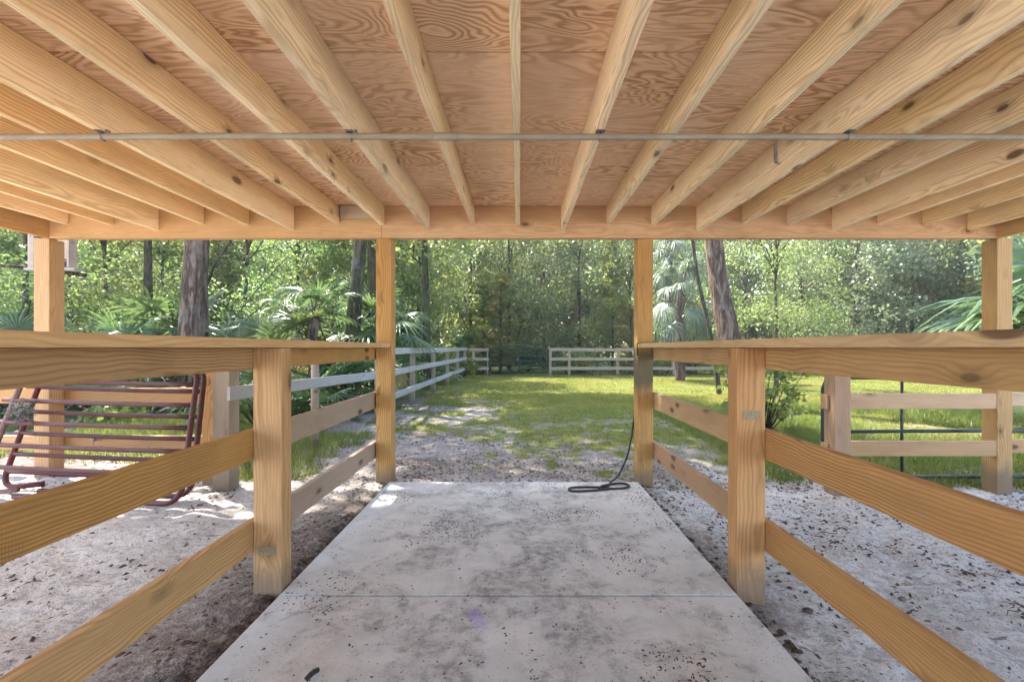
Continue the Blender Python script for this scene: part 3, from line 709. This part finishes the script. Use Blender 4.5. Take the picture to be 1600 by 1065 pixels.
# ------------------------------------------------------------------ foliage kit
def leaf_quads(C, size, rg, down=.2, wk=.38, flatn=0.0):
    n = len(C); d = rg.normal(0, 1, (n,3)); d[:,2] = d[:,2]*.6-down; d /= np.linalg.norm(d,axis=1,keepdims=True)
    t = rg.normal(0, 1, (n,3)); t[:,2] *= (1-flatn); s = np.cross(d, t); s /= np.linalg.norm(s,axis=1,keepdims=True)+1e-6
    L = size*rg.uniform(.6,1.3,n)[:,None]; W = L*wk
    V = np.stack([C, C+d*L*.45+s*W, C+d*L, C+d*L*.45-s*W], 1).reshape(-1,3)
    return V, np.arange(n*4).reshape(-1,4)
def blob_points(blobs, per, rg, sq=.75):
    out = []
    for (c, r) in blobs:
        n = int(per*r*r*2); d = rg.normal(0,1,(n,3)); d /= np.linalg.norm(d,axis=1,keepdims=True)
        rad = r*rg.uniform(.25,1,n)[:,None]**.5; p = d*rad; p[:,2] *= sq; out.append(np.array(c)+p)
    return np.concatenate(out)
def limb_path(a, b_, rg, k=6, wob=.08):
    a = Vector(a); b_ = Vector(b_); L = (b_-a).length; out = []
    for i in range(k+1):
        t = i/k; p = a.lerp(b_, t)+Vector(rg.normal(0, wob*L, 3).tolist())*math.sin(t*math.pi)
        p.z += .12*L*math.sin(t*math.pi); out.append(p)
    return out
def make_tree(name, label, cat, H, tr, cr, zc0, leafmat, bark, seed, nb=40, per=110, ls=.13, group=None, lean=(0,0), blobr=(.5,.95), limbs=9, wk=.38, flare=1.35, off=(0,0)):
    rg = np.random.default_rng(seed); t = thing(name, label, cat, group=group)
    m = MB(); k = 10
    tp = [Vector((lean[0]*i/k + .03*H*.1*math.sin(i*1.3+seed), lean[1]*i/k+.03*H*.1*math.cos(i*1.7+seed), -.15+(H*.85+.15)*i/k)) for i in range(k+1)]
    rad = [tr*(flare if i == 0 else 1.08 if i == 1 else 1-.75*(i/k)) for i in range(k+1)]
    P2 = smooth_curve(tp, 4); R2 = list(np.interp(np.linspace(0, k, len(P2)), [0,.25,.6]+list(range(1,k+1)), [tr*flare, tr*1.12, tr*1.0]+rad[1:]))
    m.tube(P2, R2, 14)
    blobs = []
    for i in range(nb):
        u = rg.uniform(0, 1); z = zc0+(H-zc0)*u; prof = math.sin(math.pi*min(1, max(.06, (u*.85+.12))))**.7
        a_ = rg.uniform(0, 6.283); rr_ = cr*prof*math.sqrt(rg.uniform(.12, 1))
        c = (math.cos(a_)*rr_+lean[0]*z/H+off[0], math.sin(a_)*rr_+lean[1]*z/H+off[1], z)
        blobs.append((c, rg.uniform(*blobr)))
    for i in range(limbs):
        c = blobs[i*len(blobs)//limbs][0]; zz = max(zc0*.8, c[2]-cr*.7); f = min(1, zz/(H*.85))
        base = Vector((lean[0]*f, lean[1]*f, zz)); m.tube(limb_path(base, c, rg), [tr*.32*(1-j/8) for j in range(7)], 6)
    m.build('trunk', bark, t, True)
    C = blob_points(blobs, per, rg); V, F = leaf_quads(C, ls, rg, wk=wk)
    link('crown', np_mesh('crown', V, F), leafmat, t)
    return t
def put(t, x, y, rz=0, s=1.0, sz=None):
    t.location = (x, y, gz(x, y)); t.rotation_euler.z = rz; t.scale = (s, s, sz or s); return t
def again(p, label, x, y, rz, s=1, sz=None, mat=None):
    c = copy_tree(p); c['label'] = label; put(c, x, y, rz, s, sz)
    if mat:
        for ch in c.children:
            if ch.name.startswith('crown'):
                ch.material_slots[0].link = 'OBJECT'; ch.material_slots[0].material = mat
    return c

# big trunks near the yard (crowns high above the roof line)
put(make_tree('oak_tree', 'thick grey-brown tree trunk beyond the left pen, right of the corner post', 'tree', 15, .24, 3.6, 7.5, L_OAK, B_OAK, 1, nb=44, per=95, ls=.2, lean=(.4,.3), blobr=(.7,1.3)), X_at(297, 8.6), 8.6)
put(make_tree('oak_tree', 'dark mossy trunk just left of the far left shelter post', 'tree', 14, .16, 3.2, 7.0, L_OAK, B_MOSS, 2, nb=62, per=95, ls=.2, lean=(.9,.2), blobr=(.7,1.2), flare=1.5, off=(-.8,.2)), X_at(543, 9.4), 9.4)  # unseen crown shifted and thickened to steer sun patches on the slab
put(make_tree('oak_tree', 'leaning thick trunk behind the near right railing post', 'tree', 15, .225, 3.0, 8.5, L_OAK, B_OAK, 3, nb=22, per=80, ls=.2, lean=(-2.2,.6), blobr=(.7,1.2), off=(1.5,2.5)), X_at(1166, 9.3), 9.3)  # unseen crown kept sparse and lopsided to let sun into the right pen
put(make_tree('slender_tree', 'slim grey trunk in the foliage between corner post and thick trunk', 'tree', 12, .12, 2.6, 5.5, L_BRIGHT, B_SMALL, 4, nb=30, per=90, ls=.17, blobr=(.6,1.0)), X_at(231, 12), 12)
put(make_tree('slender_tree', 'slim dark trunk above the big palmetto right of the far left post', 'tree', 11, .13, 2.4, 4.4, L_OAK, B_MOSS, 5, nb=34, per=90, ls=.17, blobr=(.6,1.0)), X_at(665, 13.5), 13.5)
put(make_tree('slender_tree', 'thin leaning stem between the cabbage palm and the leaning thick trunk', 'tree', 10, .065, 1.6, 6.0, L_OAK, B_SMALL, 6, nb=16, per=80, ls=.16, lean=(-1.5,0), blobr=(.5,.9)), X_at(1126, 12), 12)
put(make_tree('oak_tree', 'tall shade tree behind the left fence, left of the rusty young pine', 'tree', 14, .2, 3.6, 6.2, L_OAK, B_MOSS, 7, nb=44, per=95, ls=.2, blobr=(.7,1.3)), -4.9, 15.2)

# understorey trees: bright, leafy to the ground
p1 = make_tree('understory_tree', 'yellow-green leafy tree at the far left edge above the palmettos', 'tree', 6.5, .07, 2.0, .7, L_BRIGHT, B_SMALL, 21, nb=62, per=190, ls=.085, blobr=(.35,.75), limbs=14, group='trees of the wood around the yard')
p2 = make_tree('understory_tree', 'dark leafed tree right behind the far green gate', 'tree', 9, .11, 2.6, .8, L_OAK, B_SMALL, 22, nb=90, per=135, ls=.14, blobr=(.45,.95), limbs=14, group='trees of the wood around the yard')
p3 = make_tree('understory_tree', 'bluish round-crowned tree behind the lawn, right of the leaning trunk', 'tree', 8.5, .1, 2.8, .5, L_BLUE, B_SMALL, 23, nb=95, per=150, ls=.14, blobr=(.5,.95), limbs=12, group='trees of the wood around the yard')
put(p1, X_at(40, 9.5), 9.5); put(p2, X_at(795, 23), 23.2, 1.2); put(p3, X_at(1335, 22.5), 22.5, .4, 1.05)
A = [
 (p1,'pale leafy tree between left corner post and thick grey-brown trunk',165,13,.5,1.05,L_BRIGHT),
 (p1,'light green tree close behind the slim grey trunk on the left',255,16.5,2.2,1.2,None),
 (p1,'light airy tree right of the thick grey-brown trunk, left of the brown hanging fronds',385,13.5,4.0,1.05,None),
 (p1,'small bright tree behind the brown hanging fronds',465,17,3.2,1.1,L_BRIGHT),
 (p1,'sunlit sapling spraying bright leaves just right of the leaning thick trunk',1212,13.5,1.1,.92,None),
 (p2,'dark tree in the gap between mossy trunk and far left shelter post',575,17,.7,.8,None),
 (p2,'dark green tree right of the far left shelter post',655,17.5,3.7,.85,None),
 (p2,'tall green tree behind the rusty young pine',735,24,2.0,1.05,None),
 (p3,'pale silver-green tree above the right half of the far gate',850,26,2.9,1.1,None),
 (p2,'deep green tree right of the far gate',905,24,5.0,1.0,None),
 (p1,'yellow-green tree beside the young green pine',985,22.4,.2,1.1,L_BRIGHT),
 (p2,'dark tree behind the cabbage palm',1065,26.5,1.7,1.15,None),
 (p1,'bright tree behind the leaning thick trunk',1165,23,5.2,1.15,None),
 (p1,'yellow-green tree between leaning trunk and bluish round tree',1252,20.8,2.4,.9,None),
 (p3,'grey-green tree in the middle of the right opening',1425,24.5,1.9,1.12,None),
 (p2,'tree in the right opening left of the big palm fan',1500,23,3.1,1.0,L_OAK),
 (p3,'bluish tree behind the right corner post',1570,21.5,4.4,1.0,None),
 (p1,'bright bush-like tree right of the right corner post',1640,17,4.4,1.0,None),
 (p2,'dark tree far behind the left corner post',60,19,2.5,1.0,L_BRIGHT),
 (p3,'bluish tree far behind the left palmettos',340,21,1.5,1.1,None),
 (p3,'bluish tree behind the mossy trunk',525,23,.6,1.1,None),
 (p1,'pale tree outside the left edge of the pen',-90,10.5,.9,1.0,None),
 (p3,'dense tree filling the gap behind the slim grey trunk',290,18,2.0,.95,L_BRIGHT),
 (p2,'dense pale tree behind the left corner post and palmettos',110,16,1.0,.8,L_BRIGHT),
 (p2,'dense mid-green tree between brown hanging fronds and mossy trunk',505,19,5.0,.9,L_BRIGHT),
 (p3,'dense green tree behind the far palmetto on the left fence',620,22,1.2,1.0,L_BRIGHT),
 (p3,'dense rounded tree right of the sunlit sapling',1290,26,1.2,1.2,L_BRIGHT),
 (p2,'dense tree at the far left edge of the wood',-40,15,1.2,.9,L_BRIGHT),
 (p2,'tall tree in the back row above the far gate',815,31,.9,1.4,L_OAK),
 (p3,'tall tree in the back row left of the far gate',690,31,2.9,1.35,None),
 (p2,'tall tree in the back row above the young green pine',950,31,4.9,1.4,None),
 (p3,'tall tree in the back row behind the cabbage palm',1110,32,.3,1.3,L_OAK),
 (p2,'tall tree in the back row right of the leaning trunk',1290,31,3.3,1.35,L_BLUE),
 (p3,'tall tree in the back row at the far right',1480,32,5.6,1.35,None),
 (p2,'tall tree in the back row behind the left slim trunk',200,27,1.9,1.3,L_BRIGHT),
 (p2,'tall tree in the back row behind the brown hanging fronds',440,28,4.1,1.3,None),
]
for (p, lab, px, Y, rz, s, mt) in A: again(p, lab, X_at(px, Y), Y, rz, s, None, mt)

# pines
def make_pine(name, label, H, mat, seed, low=.4):
    rg = np.random.default_rng(seed); t = thing(name, label, 'tree'); m = MB()
    m.tube([(0,0,-.1),(.03,0,H*.5),(0,.02,H)], [.07,.045,.012], 8); tips = []
    z = low
    while z < H:
        n = rg.integers(4,7); L = (.25+1.1*(1-z/H))*rg.uniform(.7,1.1)
        for k in range(n):
            a = rg.uniform(0,6.283); e = Vector((math.cos(a)*L, math.sin(a)*L, z+L*.45))
            m.tube([(0,0,z), (e.x*.5, e.y*.5, z+L*.12), e], [.018,.013,.006], 5)
            for f in (.35,.55,.75,1.0): tips.append((e.x*f, e.y*f, z+L*.45*f*f))
        z += rg.uniform(.22,.38)
    tips.append((0,0,H)); m.build('trunk', B_SMALL, t, True)
    T = np.array(tips); n = 46; C = np.repeat(T, n, 0)+rg.normal(0,.03,(len(T)*n,3)); d = rg.normal(0,1,C.shape); d[:,2] = np.abs(d[:,2])*.7+.15; d /= np.linalg.norm(d,axis=1,keepdims=True)
    s = np.cross(d, rg.normal(0,1,C.shape)); s /= np.linalg.norm(s,axis=1,keepdims=True); L = rg.uniform(.14,.30,len(C))[:,None]
    V = np.stack([C-s*.006, C+s*.006, C+d*L], 1).reshape(-1,3)
    link('crown', np_mesh('crown', V, np.arange(len(V)).reshape(-1,3)), mat, t); return t
put(make_pine('young_pine', 'young green pine with rusty lower needles left of the far gate', 4.6, L_RUST, 31), X_at(782, 20.8), 20.8)
put(make_pine('young_pine', 'small green pine beside the rusty one behind the left fence corner', 4.0, L_PINE, 32), X_at(755, 21.2), 21.2)
put(make_pine('young_pine', 'tall yellow-green young pine left of the far right shelter post', 6.4, L_PINE, 33, 1.4), X_at(957, 21.6), 21.6)
put(make_pine('young_pine', 'brownish thin pine right of the gate behind the back fence', 3.2, L_RUST, 34), X_at(985, 20.9), 20.9)

# fan palms
def fan(Vl, Fl, base, direction, up, Rf, rg, nseg=24, spread=R(135), droop=.25, w=.024):
    d = Vector(direction).normalized(); n = Vector(up); s = d.cross(n).normalized(); n = s.cross(d).normalized()
    for k in range(nseg):
        a = -spread+2*spread*k/(nseg-1)+rg.normal(0,.03); L = Rf*(.72+.28*math.cos(a*.55))*rg.uniform(.88,1.06)
        e = d*math.cos(a)+s*math.sin(a); side = (s*math.cos(a)-d*math.sin(a)); dr = droop*rg.uniform(.5,1.5)
        b = len(Vl); ts = (0,.3,.62,1.0); ww = (w*.25, w, w*.8, w*.06); z0 = (.0, -.02, 0, 0)
        for t_, w_ in zip(ts, ww):
            p = base+e*(L*t_)-n*(.05*Rf*math.cos(a))*t_ + Vector((0,0,-dr*L*t_*t_*t_))
            ctr = p+n*(w_*.45)
            Vl.extend([p-side*w_*Rf*1.5, ctr, p+side*w_*Rf*1.5])
        for j in range(3):
            q_ = b+j*3; Fl.extend([(q_, q_+1, q_+4, q_+3), (q_+1, q_+2, q_+5, q_+4)])
def make_palmetto(name, label, seed, nl=14, Rf=.5, pet=(.5,1.1), mat=L_PALM, up=.9, cat='palm', base_h=0.0, trunk_r=0, droop=.25, dead=0, low=.1, group=None):
    rg = np.random.default_rng(seed); t = thing(name, label, cat, group=group); Vl = []; Fl = []; VD = []; FD = []; m = MB()
    if trunk_r:
        k = 14
        m.tube([(0.03*math.sin(i), .03*math.cos(i*1.3), -.1+(base_h+.1)*i/k) for i in range(k+1)], [trunk_r*(1+.12*(i%2)) for i in range(k+1)], 10)
    for i in range(nl+dead):
        isd = i >= nl; a = rg.uniform(0, 6.283) if isd else i*2.399+rg.uniform(-.3,.3); el = rg.uniform(low, up*1.5) if not isd else rg.uniform(-1.2,-.6)
        dirv = Vector((math.cos(a)*math.cos(el), math.sin(a)*math.cos(el), math.sin(el))); L = rg.uniform(*pet)
        p0 = Vector((0,0,base_h)); p1 = p0+dirv*L*.6+Vector((0,0,.04)); p2 = p0+dirv*L+Vector((0,0,-.08*L))
        m.tube([p0,p1,p2], [.012,.009,.007], 5)
        fd = (dirv+Vector((0,0,-.35-.2*rg.random()))).normalized(); upv = Vector((-math.cos(a)*math.sin(el), -math.sin(a)*math.sin(el), math.cos(el)+.3))
        fan(VD if isd else Vl, FD if isd else Fl, p2, fd, upv, Rf*rg.uniform(.8,1.1), rg, droop=droop if not isd else .1, spread=R(135) if not isd else R(55), w=.024)
    m.build('stems' if not trunk_r else 'trunk', B_SMALL if not trunk_r else B_OAK, t, True)
    me = bpy.data.meshes.new('fronds'); me.from_pydata(Vl, [], Fl); link('fronds', me, mat, t)
    if VD: me = bpy.data.meshes.new('dead_fronds'); me.from_pydata(VD, [], FD); link('dead_fronds', me, L_DEAD, t)
    return t
G = 'saw palmettos in the undergrowth'
q1 = make_palmetto('palmetto', 'spreading palmetto beneath the left corner post', 41, 15, .5, group=G)
q2 = make_palmetto('palmetto', 'palmetto hidden low behind the far left shelter post', 42, 20, .62, (.6,1.3), group=G)
q3 = make_palmetto('palmetto', 'upright palmetto between thick trunk and brown hanging fronds', 43, 12, .55, (.9,1.5), up=1.0, low=.4, group=G)
put(q1, X_at(20, 7.6), 7.6, 0, 1.75); put(q2, X_at(590, 11.5), 11.5, .5, 1.1, 1.2)
put(make_palmetto('fan_palm', 'large dark green fan palm overhanging the grey fence right of the far left post', 49, 22, .72, (.6,1.0), L_PALM, base_h=1.45, trunk_r=.09, low=.0, droop=.3, dead=2), X_at(640, 9.9)-.75, 10.1, .5, 1.0); put(q3, X_at(430, 8.8), 8.8, 1.0, 1.35)
B = [
 (q1,'palmetto with pale arching fans right of the left corner post',150,8.6,1.9,1.95),
 (q2,'dull green palmetto low behind the yellow fronds',212,10.5,3.0,1.7),
 (q3,'palmetto just left of the thick grey-brown trunk',258,11,.3,1.7),
 (q2,'blue-green palmetto just right of the thick grey-brown trunk',360,10,2.1,1.75),
 (q1,'low palmetto at the fence, seen under the railing between the left posts',478,7.0,4.4,.75),
 (q2,'tall palmetto directly left of the far left shelter post',525,8.6,.9,1.1),
 (q3,'palmetto right of the mossy trunk',590,12,2.7,1.6),
 (q3,'small palmetto seen above the weathered fence post',400,6.6,3.7,.7),
 (q1,'palmetto farther along the grey fence under the big fan palm',655,15.5,2.2,1.25),
 (q2,'palmetto at the far left edge of the wood',-20,10,5.0,2.0),
 (q3,'palmetto behind the far gate on its left',740,22,1.0,1.4),
 (q1,'palmetto behind the far gate in its middle',826,23,1.0,1.3),
 (q1,'palmetto behind the back fence below the cabbage palm',1080,21.3,3.0,1.3),
]
for (p, lab, px, Y, rz, s) in B: again(p, lab, X_at(px, Y), Y, rz, s)
put(make_palmetto('palmetto', 'palmetto with bright yellow fans behind the left palmettos', 44, 9, .5, (.5,.9), L_YELLOW, group=G), X_at(192, 10), 9.6, 0, 1.2, 1.7)
put(make_palmetto('fan_palm', 'palm stump with hanging brown dead fronds left of the mossy trunk', 45, 9, .55, (.4,.8), L_PALM, base_h=1.75, trunk_r=.09, dead=7, low=.2), X_at(490, 8.6), 8.6, .6)
put(make_palmetto('cabbage_palm', 'cabbage palm with grey-green arching fans between far right post and leaning trunk', 46, 30, .85, (1.0,1.6), L_SABAL, base_h=3.2, trunk_r=.2, droop=.8, low=-.7), X_at(1062, 17), 17, 0, .84, 1.0)
put(make_palmetto('cabbage_palm', 'second cabbage palm whose crown shows above and left of the first', 47, 22, .8, (1.0,1.5), L_SABAL, base_h=5.2, trunk_r=.17, droop=.8, low=-.6), X_at(1045, 21), 21, 0, .85, 1.05)
put(make_palmetto('fan_palm', 'near fan palm whose long blades reach in behind the right corner post', 48, 18, 1.2, (.7,1.2), L_PALM, base_h=1.6, trunk_r=.14, droop=.3, low=-.3), X_at(1655, 6.6), 6.6, 1.0, 1.0)

# shrub by the right railing
def make_shrub(label, seed, h, r, mat, n=30, per=130, ls=.09, name='shrub'):
    rg = np.random.default_rng(seed); t = thing(name, label, 'shrub'); m = MB(); bl = []
    for k in range(n):
        a = rg.uniform(0,6.283); f = math.sqrt(rg.uniform(0,1)); z = h*rg.uniform(.25,1); c = (math.cos(a)*r*f, math.sin(a)*r*f, z); bl.append((c, rg.uniform(.10,.2)))
        m.tube([(c[0]*.1,c[1]*.1,-.03),(c[0]*.6,c[1]*.6,z*.6),c], [.010,.007,.003], 5)
    m.build('stems', B_SMALL, t, True); C = blob_points(bl, per*8, rg); V, F = leaf_quads(C, ls, rg, wk=.3); link('foliage', np_mesh('foliage', V, F), mat, t); return t
put(make_shrub('leafy green shrub standing on the lawn behind the near right railing post', 51, 1.05, .62, L_COVER, 34, 60, .10), X_at(1190, 6.6), 6.6)
put(make_shrub('low yellow-leaved shrub in front of the back fence right of the gate', 52, .8, .7, L_YELLOW, 14, 40, .1), X_at(925, 21.2), 21.2)
put(make_shrub('low green bush in the corner where the grey fence meets the back fence', 53, .8, .6, L_COVER, 22, 60, .12), X_at(722, 19), 18.9)

# bare arching branches right of the thick trunk
bt = thing('bare_sapling', 'thin dark branching sapling right of the thick grey-brown trunk', 'tree', (X_at(330, 8.9), 8.9, 0))
rg = np.random.default_rng(9); m = MB()
def loc(px, py, Y=8.9): return Vector((X_at(px, Y)-bt.location.x, Y-8.9, CAMZ-(py-CY)/FPX*Y))
m.tube([loc(330,650), loc(322,520), loc(322,450), loc(335,415), loc(362,375), loc(385,320)], [.03,.025,.022,.02,.016,.01], 6)
m.build('trunk', B_SMALL, bt, True)
for P_ in ([(330,560),(365,500),(400,455),(450,400)], [(355,525),(420,470),(470,440)], [(322,460),(300,430),(285,400)], [(335,415),(380,400),(430,385)], [(345,560),(375,590),(390,560),(440,520)]):
    m = MB(); m.tube(smooth_curve([loc(a, b_, 8.9+.3*i) for i, (a, b_) in enumerate(P_)], 4), .012, 5); m.build('branch', B_SMALL, bt, True)

# undergrowth and the deep wood: masses nobody could count
def mass(name, label, cat, n, xr, yr, zr, ls, mat, seed, blob=1.4, wk=.4, zfun=None):
    rg = np.random.default_rng(seed); nb = n//260; c = np.stack([rg.uniform(*xr,nb), rg.uniform(*yr,nb), rg.uniform(*zr,nb)],1)
    if zfun is not None: c = c[zfun(c)]
    C = np.repeat(c, 260, 0); d = rg.normal(0,1,C.shape); d /= np.linalg.norm(d,axis=1,keepdims=True); C = C+d*(blob*rg.uniform(.2,1,len(C))[:,None]**.5)*np.array([1,1,.75])
    C = C[C[:,2] > 0]; V, F = leaf_quads(C, ls, rg, wk=wk); tag(link(name, np_mesh(name, V, F), mat), label, cat, kind='stuff')
mass('far_woods', 'dense far wood closing the view behind the yard', 'woods', 170000, (-75, 75), (37, 47), (0, 20), .5, L_OAK, 61, 2.6)
mass('far_woods', 'dark dense thicket at the foot of the back trees', 'woods', 80000, (-46, 50), (33, 37), (0, 5), .4, L_OAK, 66, 1.6)
mass('side_woods', 'dense wood left of the property', 'woods', 50000, (-48, -17), (6, 34), (0, 14), .34, L_BRIGHT, 62, 2.0)
mass('side_woods', 'dense wood right of the property', 'woods', 42000, (20, 52), (4, 34), (0, 14), .36, L_OAK, 63, 2.0)
mass('undergrowth', 'leafy undergrowth on the forest floor behind the left fence', 'undergrowth', 60000, (-20, -3.0), (6.5, 22), (0, .5), .09, L_COVER, 64, .45)
mass('undergrowth', 'dim undergrowth behind the back fence', 'undergrowth', 60000, (-6, 26), (20.4, 25), (0, .8), .13, L_OAK, 65, .6, zfun=lambda c: ~((c[:,0] > -1.6)&(c[:,0] < 1.8)))

# thin haze volume, added to brighten and soften the far trees
m = bpy.data.materials.new('haze_air'); m.use_nodes = True; nt = m.node_tree; nt.nodes.clear()
o_ = nt.nodes.new('ShaderNodeOutputMaterial'); v_ = nt.nodes.new('ShaderNodeVolumePrincipled')
v_.inputs['Color'].default_value = (.95,.97,.98,1); v_.inputs['Density'].default_value = .0013; v_.inputs['Anisotropy'].default_value = .3
nt.links.new(v_.outputs[0], o_.inputs['Volume'])
mb = MB(); mb.box((-270,-70,-2.2), (270,330,26)); hz = mb.build('haze', m); tag(hz, kind='stuff', label='thin haze added to brighten the far trees', cat='haze')

rg = np.random.default_rng(77)
tw = MB()
for i in range(70):
    x = rg.uniform(-4.2, 4.2); y = rg.uniform(1.2, 7.5)
    if -1.2 < x < 1.1 and y < 4.1: continue
    a = rg.uniform(0, 3.14); L = rg.uniform(.05, .22); z = gz(x, y)+.006
    tw.tube([(x, y, z), (x+math.cos(a)*L*.5, y+math.sin(a)*L*.5, z+.008), (x+math.cos(a+.4)*L, y+math.sin(a+.4)*L, z+.002)], [.003,.0025,.0012], 4)
tag(tw.build('twig_litter', B_SMALL), 'small fallen twigs strewn over sand and yard', 'twigs', kind='stuff')
